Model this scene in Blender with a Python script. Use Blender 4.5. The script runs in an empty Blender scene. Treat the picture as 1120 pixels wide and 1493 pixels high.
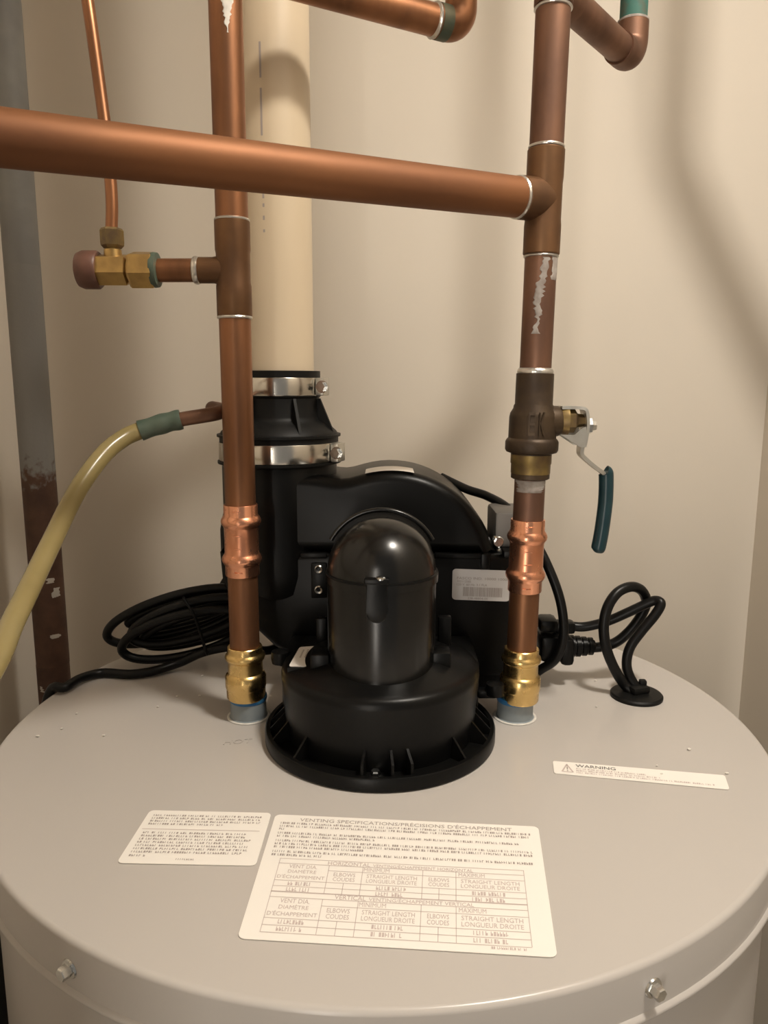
import bpy, bmesh, math, random
from mathutils import Vector, Matrix
random.seed(7)
PI = math.pi
V = Vector
scn = bpy.context.scene
col = scn.collection

# ------------------------------------------------------------------ camera
FPX, PITCH, ROLL, TR = 1102.2, 0.17145, 0.001985, 0.28      # focal length in px of 1120x1493; TR = tank radius
CAM = V((0.0015, -0.5546, 0.2585))
_u0 = V((0, math.sin(PITCH), math.cos(PITCH)))
CF = V((0, math.cos(PITCH), -math.sin(PITCH)))
CX = V((1, 0, 0)) * math.cos(ROLL) + _u0 * math.sin(ROLL)
CU = _u0 * math.cos(ROLL) - V((1, 0, 0)) * math.sin(ROLL)
cd = bpy.data.cameras.new('camera')
cam = bpy.data.objects.new('camera', cd)
col.objects.link(cam)
cd.sensor_fit = 'VERTICAL'
cd.sensor_height = 36.0
cd.lens = 36.0 * FPX / 1493
cd.clip_start = 0.01
cam.matrix_world = Matrix.Translation(CAM) @ Matrix((CX, CU, -CF)).transposed().to_4x4()
cd.dof.use_dof = False
scn.camera = cam

# ------------------------------------------------------------------ light
w = bpy.data.worlds.new('room_light')
scn.world = w
w.use_nodes = True
w.node_tree.nodes['Background'].inputs[0].default_value = (1.0, 0.93, 0.84, 1)
w.node_tree.nodes['Background'].inputs[1].default_value = 0.20

def area(name, loc, target, sx, sy, power, colr):
    d = bpy.data.lights.new(name, 'AREA')
    d.shape = 'RECTANGLE'
    d.size, d.size_y, d.energy, d.color = sx, sy, power, colr
    o = bpy.data.objects.new(name, d)
    col.objects.link(o)
    o.location = loc
    o.rotation_euler = (V(target) - V(loc)).to_track_quat('-Z', 'Y').to_euler()
    return o
area('hall_window_light', (-0.30, -1.46, 0.02), (0.02, 0.0, 0.02), 0.085, 1.25, 5.6, (1.0, 0.92, 0.82))
LAMP = V((0.34, -0.34, 1.04))
area('closet_ceiling_lamp', LAMP, (LAMP.x, LAMP.y, 0), 0.11, 0.11, 8.6, (1.0, 0.93, 0.83))

scn.view_settings.view_transform = 'Standard'
scn.view_settings.look = 'None'
scn.view_settings.gamma = 1.0
scn.view_settings.use_curve_mapping = False
scn.view_settings.exposure = 0.14

# ------------------------------------------------------------------ pixel helpers (a pixel gives a direction, the plane gives the distance)
def ray(a, b):
    d = CF * FPX + CX * (a - 560) - CU * (b - 746.5)
    return d / d.dot(CF)
def onY(a, b, y):
    d = ray(a, b)
    return CAM + d * ((y - CAM.y) / d.y)
def onZ(a, b, z=0.0):
    d = ray(a, b)
    return CAM + d * ((z - CAM.z) / d.z)

# ------------------------------------------------------------------ materials
def mat(name, c, rough=0.5, metal=0.0, c2=None, nscale=30.0, stretch=(1, 1, 1), bump=0.0, bscale=200.0,
        contrast=(0.35, 0.65), rough2=None, coat=0.0, spec=0.5, trans=0.0, ior=1.45, detail=4.0):
    m = bpy.data.materials.new(name)
    m.use_nodes = True
    nt = m.node_tree
    b = nt.nodes['Principled BSDF']
    b.inputs['Base Color'].default_value = (*c, 1)
    b.inputs['Roughness'].default_value = rough
    b.inputs['Metallic'].default_value = metal
    b.inputs['Coat Weight'].default_value = coat
    b.inputs['Coat Roughness'].default_value = 0.12
    b.inputs['Specular IOR Level'].default_value = spec
    b.inputs['Transmission Weight'].default_value = trans
    b.inputs['IOR'].default_value = ior
    tc = nt.nodes.new('ShaderNodeTexCoord')
    mp = nt.nodes.new('ShaderNodeMapping')
    mp.inputs['Scale'].default_value = stretch
    nt.links.new(tc.outputs['Object'], mp.inputs['Vector'])
    if c2 is not None or rough2 is not None:
        n = nt.nodes.new('ShaderNodeTexNoise')
        n.inputs['Scale'].default_value = nscale
        n.inputs['Detail'].default_value = detail
        nt.links.new(mp.outputs[0], n.inputs['Vector'])
        mr = nt.nodes.new('ShaderNodeMapRange')
        mr.inputs[1].default_value, mr.inputs[2].default_value = contrast
        nt.links.new(n.outputs['Fac'], mr.inputs[0])
        if c2 is not None:
            mx = nt.nodes.new('ShaderNodeMix')
            mx.data_type = 'RGBA'
            mx.inputs[6].default_value = (*c, 1)
            mx.inputs[7].default_value = (*c2, 1)
            nt.links.new(mr.outputs[0], mx.inputs[0])
            nt.links.new(mx.outputs[2], b.inputs['Base Color'])
        if rough2 is not None:
            m2 = nt.nodes.new('ShaderNodeMapRange')
            m2.inputs[3].default_value, m2.inputs[4].default_value = rough, rough2
            nt.links.new(mr.outputs[0], m2.inputs[0])
            nt.links.new(m2.outputs[0], b.inputs['Roughness'])
    if bump:
        n = nt.nodes.new('ShaderNodeTexNoise')
        n.inputs['Scale'].default_value = bscale
        n.inputs['Detail'].default_value = 3
        nt.links.new(mp.outputs[0], n.inputs['Vector'])
        bp = nt.nodes.new('ShaderNodeBump')
        bp.inputs['Strength'].default_value = bump
        bp.inputs['Distance'].default_value = 0.001
        nt.links.new(n.outputs['Fac'], bp.inputs['Height'])
        nt.links.new(bp.outputs[0], b.inputs['Normal'])
    return m

M = {}
M['wall'] = mat('painted_plaster', (0.66, 0.60, 0.515), 0.75, c2=(0.69, 0.625, 0.535), nscale=3, bump=0.08, bscale=120)
M['floor'] = mat('grey_concrete', (0.12, 0.11, 0.10), 0.8, c2=(0.17, 0.155, 0.14), nscale=9)
M['tank'] = mat('grey_enamel', (0.495, 0.462, 0.43), 0.27, bump=0.02, bscale=40)
M['copper'] = mat('copper_aged', (0.34, 0.155, 0.075), 0.36, 0.8, c2=(0.14, 0.066, 0.035), nscale=14, stretch=(2.2, 2.2, 0.45), rough2=0.48, contrast=(0.4, 0.75))
M['copper_bar'] = mat('copper_aged_bar', (0.225, 0.092, 0.036), 0.55, 0.5, c2=(0.135, 0.055, 0.025), nscale=11, stretch=(0.5, 0.7, 2.4), rough2=0.66, contrast=(0.4, 0.75))
M['copper_dark'] = mat('copper_tarnished', (0.235, 0.125, 0.080), 0.42, 0.75, c2=(0.135, 0.073, 0.050), nscale=22, stretch=(1.5, 1.5, 0.7), rough2=0.55, contrast=(0.35, 0.7))
M['copper_tee'] = mat('copper_fitting', (0.21, 0.110, 0.052), 0.40, 0.75, c2=(0.125, 0.066, 0.035), nscale=22, rough2=0.5)
M['copper_new'] = mat('copper_bright', (0.83, 0.40, 0.245), 0.22, 0.95, c2=(0.70, 0.30, 0.17), nscale=40, rough2=0.32)
M['brass'] = mat('brass_bright', (0.80, 0.57, 0.24), 0.22, 1.0, c2=(0.66, 0.46, 0.18), nscale=60, rough2=0.34)
M['brass_old'] = mat('brass_aged', (0.55, 0.37, 0.14), 0.32, 0.9, c2=(0.38, 0.25, 0.10), nscale=60, rough2=0.45)
M['bronze'] = mat('bronze_dark', (0.043, 0.028, 0.018), 0.48, 0.5, c2=(0.072, 0.047, 0.026), nscale=45, bump=0.15, bscale=300)
M['bronze_green'] = mat('bronze_olive', (0.27, 0.19, 0.065), 0.45, 0.7, c2=(0.15, 0.10, 0.055), nscale=70)
M['solder'] = mat('solder', (0.66, 0.64, 0.60), 0.28, 0.9, bump=0.4, bscale=350)
M['flux'] = mat('flux_residue', (0.24, 0.20, 0.175), 0.7, c2=(0.36, 0.33, 0.30), nscale=150)
M['flux_white'] = mat('flux_white', (0.72, 0.69, 0.63), 0.85, c2=(0.60, 0.57, 0.52), nscale=200)
M['verdigris'] = mat('verdigris', (0.040, 0.125, 0.100), 0.7, c2=(0.10, 0.075, 0.05), nscale=80, contrast=(0.5, 0.75))
M['patina'] = mat('green_patina_band', (0.055, 0.085, 0.065), 0.55, 0.3, c2=(0.10, 0.09, 0.05), nscale=60)
M['plastic'] = mat('black_plastic', (0.0035, 0.0035, 0.0035), 0.33, c2=(0.0045, 0.0045, 0.0042), nscale=25, bump=0.03, bscale=500, spec=0.22)
M['plastic_gloss'] = mat('black_plastic_gloss', (0.0040, 0.0039, 0.0036), 0.23, bump=0.010, bscale=300, spec=0.52)
M['rubber'] = mat('black_rubber', (0.0055, 0.0054, 0.005), 0.5, spec=0.25, bump=0.05, bscale=400)
M['cable'] = mat('black_cable', (0.0045, 0.0045, 0.0045), 0.36, spec=0.28, bump=0.03, bscale=500)
M['pvc'] = mat('cream_pvc', (0.60, 0.49, 0.345), 0.42, c2=(0.64, 0.53, 0.385), nscale=8, stretch=(2, 2, 0.5))
M['steel'] = mat('stainless_band', (0.66, 0.63, 0.57), 0.20, 1.0)
M['chrome'] = mat('zinc_plated', (0.70, 0.70, 0.68), 0.22, 1.0, c2=(0.58, 0.58, 0.56), nscale=200)
M['zinc'] = mat('zinc_lever', (0.62, 0.60, 0.54), 0.34, 0.85, c2=(0.54, 0.51, 0.45), nscale=80)
M['grip'] = mat('teal_vinyl', (0.006, 0.028, 0.036), 0.30, c2=(0.010, 0.036, 0.044), nscale=100)
M['hose'] = mat('yellowed_vinyl', (0.38, 0.305, 0.135), 0.24, trans=0.25, c2=(0.33, 0.26, 0.11), nscale=20)
M['tape'] = mat('green_tape', (0.045, 0.075, 0.055), 0.45, c2=(0.09, 0.115, 0.085), nscale=50)
M['dip'] = mat('grey_blue_nipple_lining', (0.20, 0.235, 0.255), 0.45, c2=(0.25, 0.28, 0.29), nscale=60)
M['blue'] = mat('blue_thread_sealant', (0.02, 0.12, 0.32), 0.45, c2=(0.05, 0.20, 0.36), nscale=120)
M['paper'] = mat('white_label', (0.86, 0.82, 0.76), 0.45)
M['paper_grey'] = mat('pale_label', (0.66, 0.64, 0.63), 0.45)
M['ink'] = mat('grey_ink', (0.36, 0.31, 0.285), 0.6)
M['ink_light'] = mat('light_ink', (0.55, 0.46, 0.43), 0.6)
M['ink_dark'] = mat('dark_ink', (0.08, 0.07, 0.07), 0.6)
M['pole_grey'] = mat('grey_paint', (0.17, 0.165, 0.155), 0.6, c2=(0.205, 0.20, 0.185), nscale=30, bump=0.1, bscale=150)
M['chip'] = mat('paint_chip', (0.42, 0.38, 0.33), 0.7)
M['bracket'] = mat('galvanised_bracket', (0.14, 0.13, 0.12), 0.5, 0.4)
M['cap'] = mat('brown_cap', (0.10, 0.045, 0.03), 0.45, c2=(0.14, 0.065, 0.045), nscale=60)
M['wood'] = mat('raw_wood', (0.30, 0.19, 0.085), 0.7, c2=(0.22, 0.13, 0.06), nscale=12, stretch=(6, 6, 0.5))
M['bluebox'] = mat('navy_plastic', (0.012, 0.013, 0.022), 0.4)

def pole_material():                       # grey paint that ends in a ragged line above bare rusty steel
    m = mat('rusty_steel', (0.050, 0.022, 0.012), 0.65, c2=(0.085, 0.040, 0.022), nscale=40, bump=0.3, bscale=250)
    nt = m.node_tree
    b = nt.nodes['Principled BSDF']
    src = b.inputs['Base Color'].links[0].from_socket
    tc = nt.nodes.new('ShaderNodeTexCoord')
    sx = nt.nodes.new('ShaderNodeSeparateXYZ')
    nt.links.new(tc.outputs['Object'], sx.inputs[0])
    n = nt.nodes.new('ShaderNodeTexNoise')
    n.inputs['Scale'].default_value = 130
    n.inputs['Detail'].default_value = 6
    nt.links.new(tc.outputs['Object'], n.inputs['Vector'])
    mr = nt.nodes.new('ShaderNodeMapRange')
    mr.inputs[1].default_value, mr.inputs[2].default_value = -0.075, 0.075
    nt.links.new(sx.outputs['Z'], mr.inputs[0])
    ad = nt.nodes.new('ShaderNodeMath')
    ad.operation = 'MULTIPLY_ADD'
    ad.inputs[1].default_value = 1.6
    ad.inputs[2].default_value = -1.3
    nt.links.new(mr.outputs[0], ad.inputs[0])
    a2 = nt.nodes.new('ShaderNodeMath')
    a2.operation = 'ADD'
    nt.links.new(ad.outputs[0], a2.inputs[0])
    nt.links.new(n.outputs['Fac'], a2.inputs[1])
    m3 = nt.nodes.new('ShaderNodeMapRange')
    m3.inputs[1].default_value, m3.inputs[2].default_value = -0.10, 0.12
    nt.links.new(a2.outputs[0], m3.inputs[0])
    mx = nt.nodes.new('ShaderNodeMix')
    mx.data_type = 'RGBA'
    mx.inputs[7].default_value = (0.185, 0.178, 0.165, 1)
    nt.links.new(src, mx.inputs[6])
    nt.links.new(m3.outputs[0], mx.inputs[0])
    nt.links.new(mx.outputs[2], b.inputs['Base Color'])
    return m
M['pole'] = pole_material()

# ------------------------------------------------------------------ mesh helpers
def frame(d):
    d = V(d).normalized()
    a = V((1, 0, 0)) if abs(d.x) < 0.9 else V((0, 0, 1))
    if abs(d.z) > 0.9:
        a = V((1, 0, 0))
    s = (a - d * a.dot(d)).normalized()
    return s, d.cross(s), d

def lathe(bm, o, d, prof, n=40, closed=False, a0=0.0, cap=True):
    """revolve prof [(r, t)...] about the axis from o along d"""
    s, t, d = frame(d)
    o = V(o)
    rings = []
    for r, h in prof:
        rings.append([bm.verts.new(o + d * h + (s * math.cos(a0 + 2*PI*k/n) + t * math.sin(a0 + 2*PI*k/n)) * max(r, 1e-5)) for k in range(n)])
    pairs = list(zip(rings, rings[1:]))
    if closed:
        pairs.append((rings[-1], rings[0]))
    for A, B in pairs:
        for k in range(n):
            bm.faces.new((A[k], A[(k+1) % n], B[(k+1) % n], B[k]))
    if cap and not closed:
        bm.faces.new(rings[0][::-1])
        bm.faces.new(rings[-1])

def spline(pts, sub=10):
    pts = [V(p) for p in pts]
    P = [pts[0]*2 - pts[1]] + pts + [pts[-1]*2 - pts[-2]]
    out = []
    for i in range(1, len(P) - 2):
        a, b, c, d = P[i-1], P[i], P[i+1], P[i+2]
        for k in range(sub):
            t = k / sub
            out.append(0.5 * ((2*b) + (c-a)*t + (2*a-5*b+4*c-d)*t*t + (3*b-a-3*c+d)*t*t*t))
    out.append(pts[-1])
    return out

def tube(bm, pts, r, n=16, smooth=True, sub=10, caps=True):
    P = spline(pts, sub) if smooth else [V(p) for p in pts]
    T = [(P[min(i+1, len(P)-1)] - P[max(i-1, 0)]).normalized() for i in range(len(P))]
    s, _, _ = frame(T[0])
    rings = []
    for i, (p, t) in enumerate(zip(P, T)):
        s = (s - t * s.dot(t)).normalized()
        q = t.cross(s)
        rr = r(i / (len(P)-1)) if callable(r) else r
        rings.append([bm.verts.new(p + (s * math.cos(2*PI*k/n) + q * math.sin(2*PI*k/n)) * rr) for k in range(n)])
    for A, B in zip(rings, rings[1:]):
        for k in range(n):
            bm.faces.new((A[k], A[(k+1) % n], B[(k+1) % n], B[k]))
    if caps:
        bm.faces.new(rings[0][::-1])
        bm.faces.new(rings[-1])

def box(bm, c, size, ax=None, bev=0.0, seg=2):
    X, Y, Z = ax if ax else (V((1, 0, 0)), V((0, 1, 0)), V((0, 0, 1)))
    c = V(c)
    b2 = bmesh.new()
    vs = []
    for i in (-1, 1):
        for j in (-1, 1):
            for k in (-1, 1):
                vs.append(b2.verts.new(c + X*(i*size[0]/2) + Y*(j*size[1]/2) + Z*(k*size[2]/2)))
    for f in ((0, 1, 3, 2), (4, 6, 7, 5), (0, 4, 5, 1), (2, 3, 7, 6), (0, 2, 6, 4), (1, 5, 7, 3)):
        b2.faces.new([vs[q] for q in f])
    if bev:
        bmesh.ops.bevel(b2, geom=b2.edges[:], offset=bev, segments=seg, affect='EDGES', profile=0.5)
    merge(bm, b2)

def merge(bm, b2):
    vm = {v: bm.verts.new(v.co) for v in b2.verts}
    for f in b2.faces:
        bm.faces.new([vm[v] for v in f.verts])
    b2.free()

def prism(bm, outline, o, X, Y, N, depth, bev=0.0, seg=4, both=False):
    """outline [(u, v)...] in plane o + u X + v Y, extruded along N by depth; the face at o is bevelled"""
    b2 = bmesh.new()
    X, Y, N, o = V(X), V(Y), V(N), V(o)
    A = [b2.verts.new(o + X*u + Y*v) for u, v in outline]
    B = [b2.verts.new(o + X*u + Y*v + N*depth) for u, v in outline]
    n = len(A)
    b2.faces.new(A)
    b2.faces.new(B[::-1])
    fe = [b2.edges.get((A[k], A[(k+1) % n])) for k in range(n)]
    for k in range(n):
        b2.faces.new((A[k], B[k], B[(k+1) % n], A[(k+1) % n]))
    fe = [e for e in b2.edges if e.verts[0] in A and e.verts[1] in A]
    if both:
        fe += [e for e in b2.edges if e.verts[0] in B and e.verts[1] in B]
    if bev:
        bmesh.ops.bevel(b2, geom=fe, offset=bev, segments=seg, affect='EDGES', profile=0.5)
    bmesh.ops.recalc_face_normals(b2, faces=b2.faces[:])
    merge(bm, b2)

def obj(name, bm, m, parent=None, smooth=True, angle=40, recalc=True, kind=None, label=None):
    if recalc:
        bmesh.ops.recalc_face_normals(bm, faces=bm.faces[:])
    xs = [v.co for v in bm.verts]
    lo = V((min(v.x for v in xs), min(v.y for v in xs), min(v.z for v in xs)))
    hi = V((max(v.x for v in xs), max(v.y for v in xs), max(v.z for v in xs)))
    c = (lo + hi) / 2
    for v in bm.verts:
        v.co -= c
    if smooth:
        for f in bm.faces:
            f.smooth = True
        for e in bm.edges:
            if len(e.link_faces) == 2 and e.calc_face_angle(0) > math.radians(angle):
                e.smooth = False
    me = bpy.data.meshes.new(name)
    bm.to_mesh(me)
    bm.free()
    me.materials.append(M[m])
    o = bpy.data.objects.new(name, me)
    col.objects.link(o)
    o.location = c
    if parent is not None:
        o.parent = parent
        base = V(parent.get('_w', (0, 0, 0)))
        o.location = c - base
    o['_w'] = tuple(c)
    if kind:
        o['kind'] = kind
    if label:
        o['label'] = label
    return o

def thing(name, label, cat, loc, group=None):
    o = bpy.data.objects.new(name, None)
    o.empty_display_size = 0.02
    col.objects.link(o)
    o.location = loc
    o['_w'] = tuple(loc)
    o['label'] = label
    o['category'] = cat
    if group:
        o['group'] = group
    return o

def tag(o, label, cat, group=None):
    o['label'] = label
    o['category'] = cat
    if group:
        o['group'] = group
    return o
B = bmesh.new

def cyl_patch(bm, o, d, r, h0, h1, a0, a1, rag=0.15, n=24, m=14):
    """ragged residue patch lying on a pipe: angle is measured from -Y (towards the room) in radians, + to the right"""
    d = V(d).normalized()
    f = (V((0, -1, 0)) - d * V((0, -1, 0)).dot(d)).normalized()
    s = d.cross(f) * -1
    if s.x < 0:
        s = -s
    rows = []
    for i in range(n + 1):
        t = i / n
        h = h0 + (h1 - h0) * t
        e0 = a0(t) if callable(a0) else a0
        e1 = a1(t) if callable(a1) else a1
        j0 = random.uniform(-rag, rag) * (0.25 if t in (0, 1) else 1)
        j1 = random.uniform(-rag, rag)
        row = []
        for k in range(m + 1):
            a = (e0 + j0) + ((e1 + j1) - (e0 + j0)) * k / m
            edge = 0.00005 if k in (0, m) or i in (0, n) else 0.00035
            row.append(bm.verts.new(V(o) + d * h + (f * math.cos(a) + s * math.sin(a)) * (r + edge)))
        rows.append(row)
    for A, Bv in zip(rows, rows[1:]):
        for k in range(m):
            bm.faces.new((A[k], A[k+1], Bv[k+1], Bv[k]))

def soft_prism(bm, outline, y0, y1, bev, seg=6):
    """outline [(x, z)...] (anticlockwise seen from the room) between depths y0 and y1 with rounded front and back edges"""
    n = len(outline)
    P = [V((u, v, 0)) for u, v in outline]
    N = []
    for k in range(n):
        a, b, c = P[k-1], P[k], P[(k+1) % n]
        t = ((b-a).normalized() + (c-b).normalized()).normalized()
        nn = V((-t.y, t.x, 0))
        cs = max(0.55, nn.dot(V((-(c-b).normalized().y, (c-b).normalized().x, 0))))
        N.append(nn / cs)
    rings = []
    steps = [(bev*(1-math.sin(q)), bev*(1-math.cos(q))) for q in [PI/2*k/seg for k in range(seg+1)]]
    for off, dep in steps:
        rings.append([bm.verts.new((p.x + m_.x*off, y0 + dep, p.y + m_.y*off)) for p, m_ in zip(P, N)])
    for off, dep in steps[::-1]:
        rings.append([bm.verts.new((p.x + m_.x*off, y1 - dep, p.y + m_.y*off)) for p, m_ in zip(P, N)])
    for A_, B_ in zip(rings, rings[1:]):
        for k in range(n):
            bm.faces.new((A_[k], A_[(k+1) % n], B_[(k+1) % n], B_[k]))
    bm.faces.new(rings[0][::-1])
    bm.faces.new(rings[-1])

# ------------------------------------------------------------------ the setting
YW, XL, XR, ZC, ZF, YD = 0.36, -0.43, 0.459, 1.06, -1.45, -0.76
def slab(name, lo, hi, m):
    bm = B()
    lo, hi = V(lo), V(hi)
    box(bm, (lo + hi) / 2, hi - lo)
    o = obj(name, bm, m, smooth=False)
    o['kind'] = 'structure'
    return o
slab('wall_back', (XL - 0.08, YW, ZF), (XR + 0.08, YW + 0.08, ZC), 'wall')
slab('wall_left', (XL - 0.08, YD, ZF), (XL, YW, ZC), 'wall')
slab('wall_right', (XR, YD, ZF), (XR + 0.08, YW, ZC), 'wall')
slab('wall_front', (XL - 0.08, YD - 0.09, ZF), (-0.205, YD, ZC), 'wall')
slab('floor', (XL - 0.08, -2.2, ZF - 0.05), (XR + 0.4, YW + 0.08, ZF), 'floor')
slab('ceiling', (XL - 0.08, YD - 0.09, ZC), (XR + 0.08, YW + 0.08, ZC + 0.05), 'wall')

# ------------------------------------------------------------------ label printing
_txt = {}
def text_geo(s):
    if s not in _txt:
        cu = bpy.data.curves.new('t', 'FONT')
        cu.body = s
        cu.resolution_u = 2
        o = bpy.data.objects.new('t', cu)
        col.objects.link(o)
        bpy.context.view_layer.update()
        me = bpy.data.meshes.new_from_object(o)
        vs = [tuple(v.co) for v in me.vertices]
        fs = [tuple(p.vertices) for p in me.polygons]
        bpy.data.objects.remove(o)
        bpy.data.curves.remove(cu)
        bpy.data.meshes.remove(me)
        x0, x1 = min(v[0] for v in vs), max(v[0] for v in vs)
        y0, y1 = min(v[1] for v in vs), max(v[1] for v in vs)
        _txt[s] = ([((v[0]-x0)/(x1-x0), (v[1]-y0)/(y1-y0)) for v in vs], fs)
    return _txt[s]

class Label:
    """a sticker whose corners TL, TR, BR, BL lie on a surface; print is laid out in u, v (v downwards)"""
    def __init__(s, corners, normal, thick=0.0004):
        s.c = [V(p) for p in corners]
        s.n = V(normal).normalized()
        s.th = thick
        s.ink = {}
    def at(s, u, v, h=0.0):
        a = s.c[0].lerp(s.c[1], u)
        b = s.c[3].lerp(s.c[2], u)
        return a.lerp(b, v) + s.n * h
    def sheet(s, name, m, parent, rad=(0.04, 0.06), label=None):
        out = []
        ru, rv = rad
        for cu, cv, a0 in ((1-ru, rv, -90), (1-ru, 1-rv, 0), (ru, 1-rv, 90), (ru, rv, 180)):
            for k in range(5):
                a = math.radians(a0 + 90*k/4)
                out.append((cu + ru*math.cos(a), cv + rv*math.sin(a)))
        bm = B()
        top = [bm.verts.new(s.at(u, v, s.th)) for u, v in out]
        bot = [bm.verts.new(s.at(u, v, 0)) for u, v in out]
        bm.faces.new(top)
        bm.faces.new(bot[::-1])
        n = len(top)
        for k in range(n):
            bm.faces.new((top[k], bot[k], bot[(k+1) % n], top[(k+1) % n]))
        s.o = obj(name, bm, m, parent, smooth=False, label=label)
        return s.o
    def q(s, ink, u0, v0, u1, v1):
        bm = s.ink.setdefault(ink, B())
        bm.faces.new([bm.verts.new(s.at(u, v, s.th + 0.00012)) for u, v in ((u0, v1), (u1, v1), (u1, v0), (u0, v0))])
    def text(s, ink, t, u0, u1, v0, v1):
        vs, fs = text_geo(t)
        bm = s.ink.setdefault(ink, B())
        bv = [bm.verts.new(s.at(u0 + x*(u1-u0), v1 + y*(v0-v1), s.th + 0.00014)) for x, y in vs]
        for f in fs:
            try:
                bm.faces.new([bv[k] for k in f])
            except ValueError:
                pass
    def lines(s, ink, u0, u1, v, h, aspect):
        """a line of print too fine to read: letter-sized strokes in words"""
        u = u0
        lw = h * aspect
        while u < u1 - lw:
            for k in range(random.randint(2, 10)):
                if u > u1 - lw:
                    break
                t = random.random()
                s.q(ink, u, v, u + lw*0.22, v + h)
                if t < 0.75:
                    s.q(ink, u + lw*0.22, v + h*random.choice((0.0, 0.4, 0.78)), u + lw*0.6, v + h*random.choice((0.22, 0.62, 1.0)) if t < 0.2 else v + h*0.98)
                u += lw * 0.82
            u += lw * 0.6
    def done(s):
        for ink, bm in s.ink.items():
            obj('print', bm, ink, s.o, smooth=False, recalc=False)

# ------------------------------------------------------------------ water heater
WH = thing('water_heater', 'round grey tank water heater with white stickers on its flat top', 'water heater', (0, 0, ZF))
bm = B()
lathe(bm, (0, 0, ZF), (0, 0, 1), [(TR-0.0068, 0.0), (TR-0.0068, -ZF - 0.012)], 128)
obj('tank_body', bm, 'tank', WH, angle=30)
bm = B()
prof = [(0.001, -0.0001), (TR-0.0030, -0.0003)]
prof += [(TR-0.0030 + 0.0030*math.sin(a*PI/12), -0.0033 + 0.0030*math.cos(a*PI/12)) for a in range(0, 7)]
prof += [(TR+0.0002, -0.0262), (TR+0.0018, -0.0274), (TR+0.0022, -0.0288), (TR+0.0014, -0.0302), (TR-0.0062, -0.0304), (TR-0.0062, -0.004), (0.001, -0.004)]
lathe(bm, (0, 0, 0), (0, 0, 1), [(r, z - 0.0) for r, z in prof], 160, closed=False, cap=False)
PAN = obj('top_pan', bm, 'tank', WH, angle=50)
def rim_screw(px, py):
    d = ray(px, py)
    # meet of the view ray with the skirt cylinder
    a = d.x**2 + d.y**2
    b = 2*(CAM.x*d.x + CAM.y*d.y)
    c = CAM.x**2 + CAM.y**2 - TR**2
    t = (-b - math.sqrt(b*b - 4*a*c)) / (2*a)
    p = CAM + d*t
    n = V((p.x, p.y, 0)).normalized()
    bm = B()
    lathe(bm, p - n*0.001, n, [(0.0048, 0), (0.0050, 0.0012), (0.0046, 0.0020), (0.0035, 0.0022)], 24)
    lathe(bm, p - n*0.001, n, [(0.0034, 0.0), (0.0034, 0.0058), (0.0030, 0.0066)], 6)
    obj('screw', bm, 'chrome', WH, angle=25)
rim_screw(102, 1412)
rim_screw(952, 1440)

def nipple(x, px, sealant):
    bm = B()
    lathe(bm, (x, 0.002, -0.003), (0, 0, 1), [(0.0152, 0.0), (0.0152, 0.0033), (0.0146, 0.0038), (0.0140, 0.0042), (0.0138, 0.0195), (0.0115, 0.0200)], 40)
    n = obj('nipple', bm, 'dip', WH, label='grey-blue lined nipple')
    bm = B()
    lathe(bm, (x, 0.002, 0.0135), (0, 0, 1), [(0.0141, 0), (0.0146, 0.001), (0.0146, 0.0035), (0.0138, 0.0042)], 40)
    obj('sealant_ring', bm, 'blue', n)
    bm = B()
    pr = [(0.0156 + 0.0012*math.cos(t*PI/6), 0.0002 + 0.0006*math.sin(t*PI/6)) for t in range(7)]
    lathe(bm, (x, 0.002, 0.0), (0, 0, 1), pr, 40, cap=False)
    obj('caulk_bead', bm, 'flux_white', n)
XLp, XRp = -0.1042, 0.1043
nipple(XLp, 360, True)
nipple(XRp, 755, True)

# raised HOT lettering in the pan beside the left-hand nipple
vs, fs = text_geo('HOT')
bm = B()
o_, ux = onZ(325, 1086), (onZ(366, 1083) - onZ(325, 1086))
uy = V((0, 1, 0)) * 0.0065
lo = [bm.verts.new(o_ + ux*x + uy*y) for x, y in vs]
hi = [bm.verts.new(o_ + ux*x + uy*y + V((0, 0, 0.0003))) for x, y in vs]
for f in fs:
    bm.faces.new([hi[k] for k in f])
edges = {}
for f in fs:
    for a, b in zip(f, f[1:] + f[:1]):
        edges[(a, b)] = 1
for (a, b) in edges:
    if (b, a) not in edges:
        bm.faces.new((lo[a], lo[b], hi[b], hi[a]))
obj('raised_lettering', bm, 'tank', WH, smooth=False)

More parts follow.
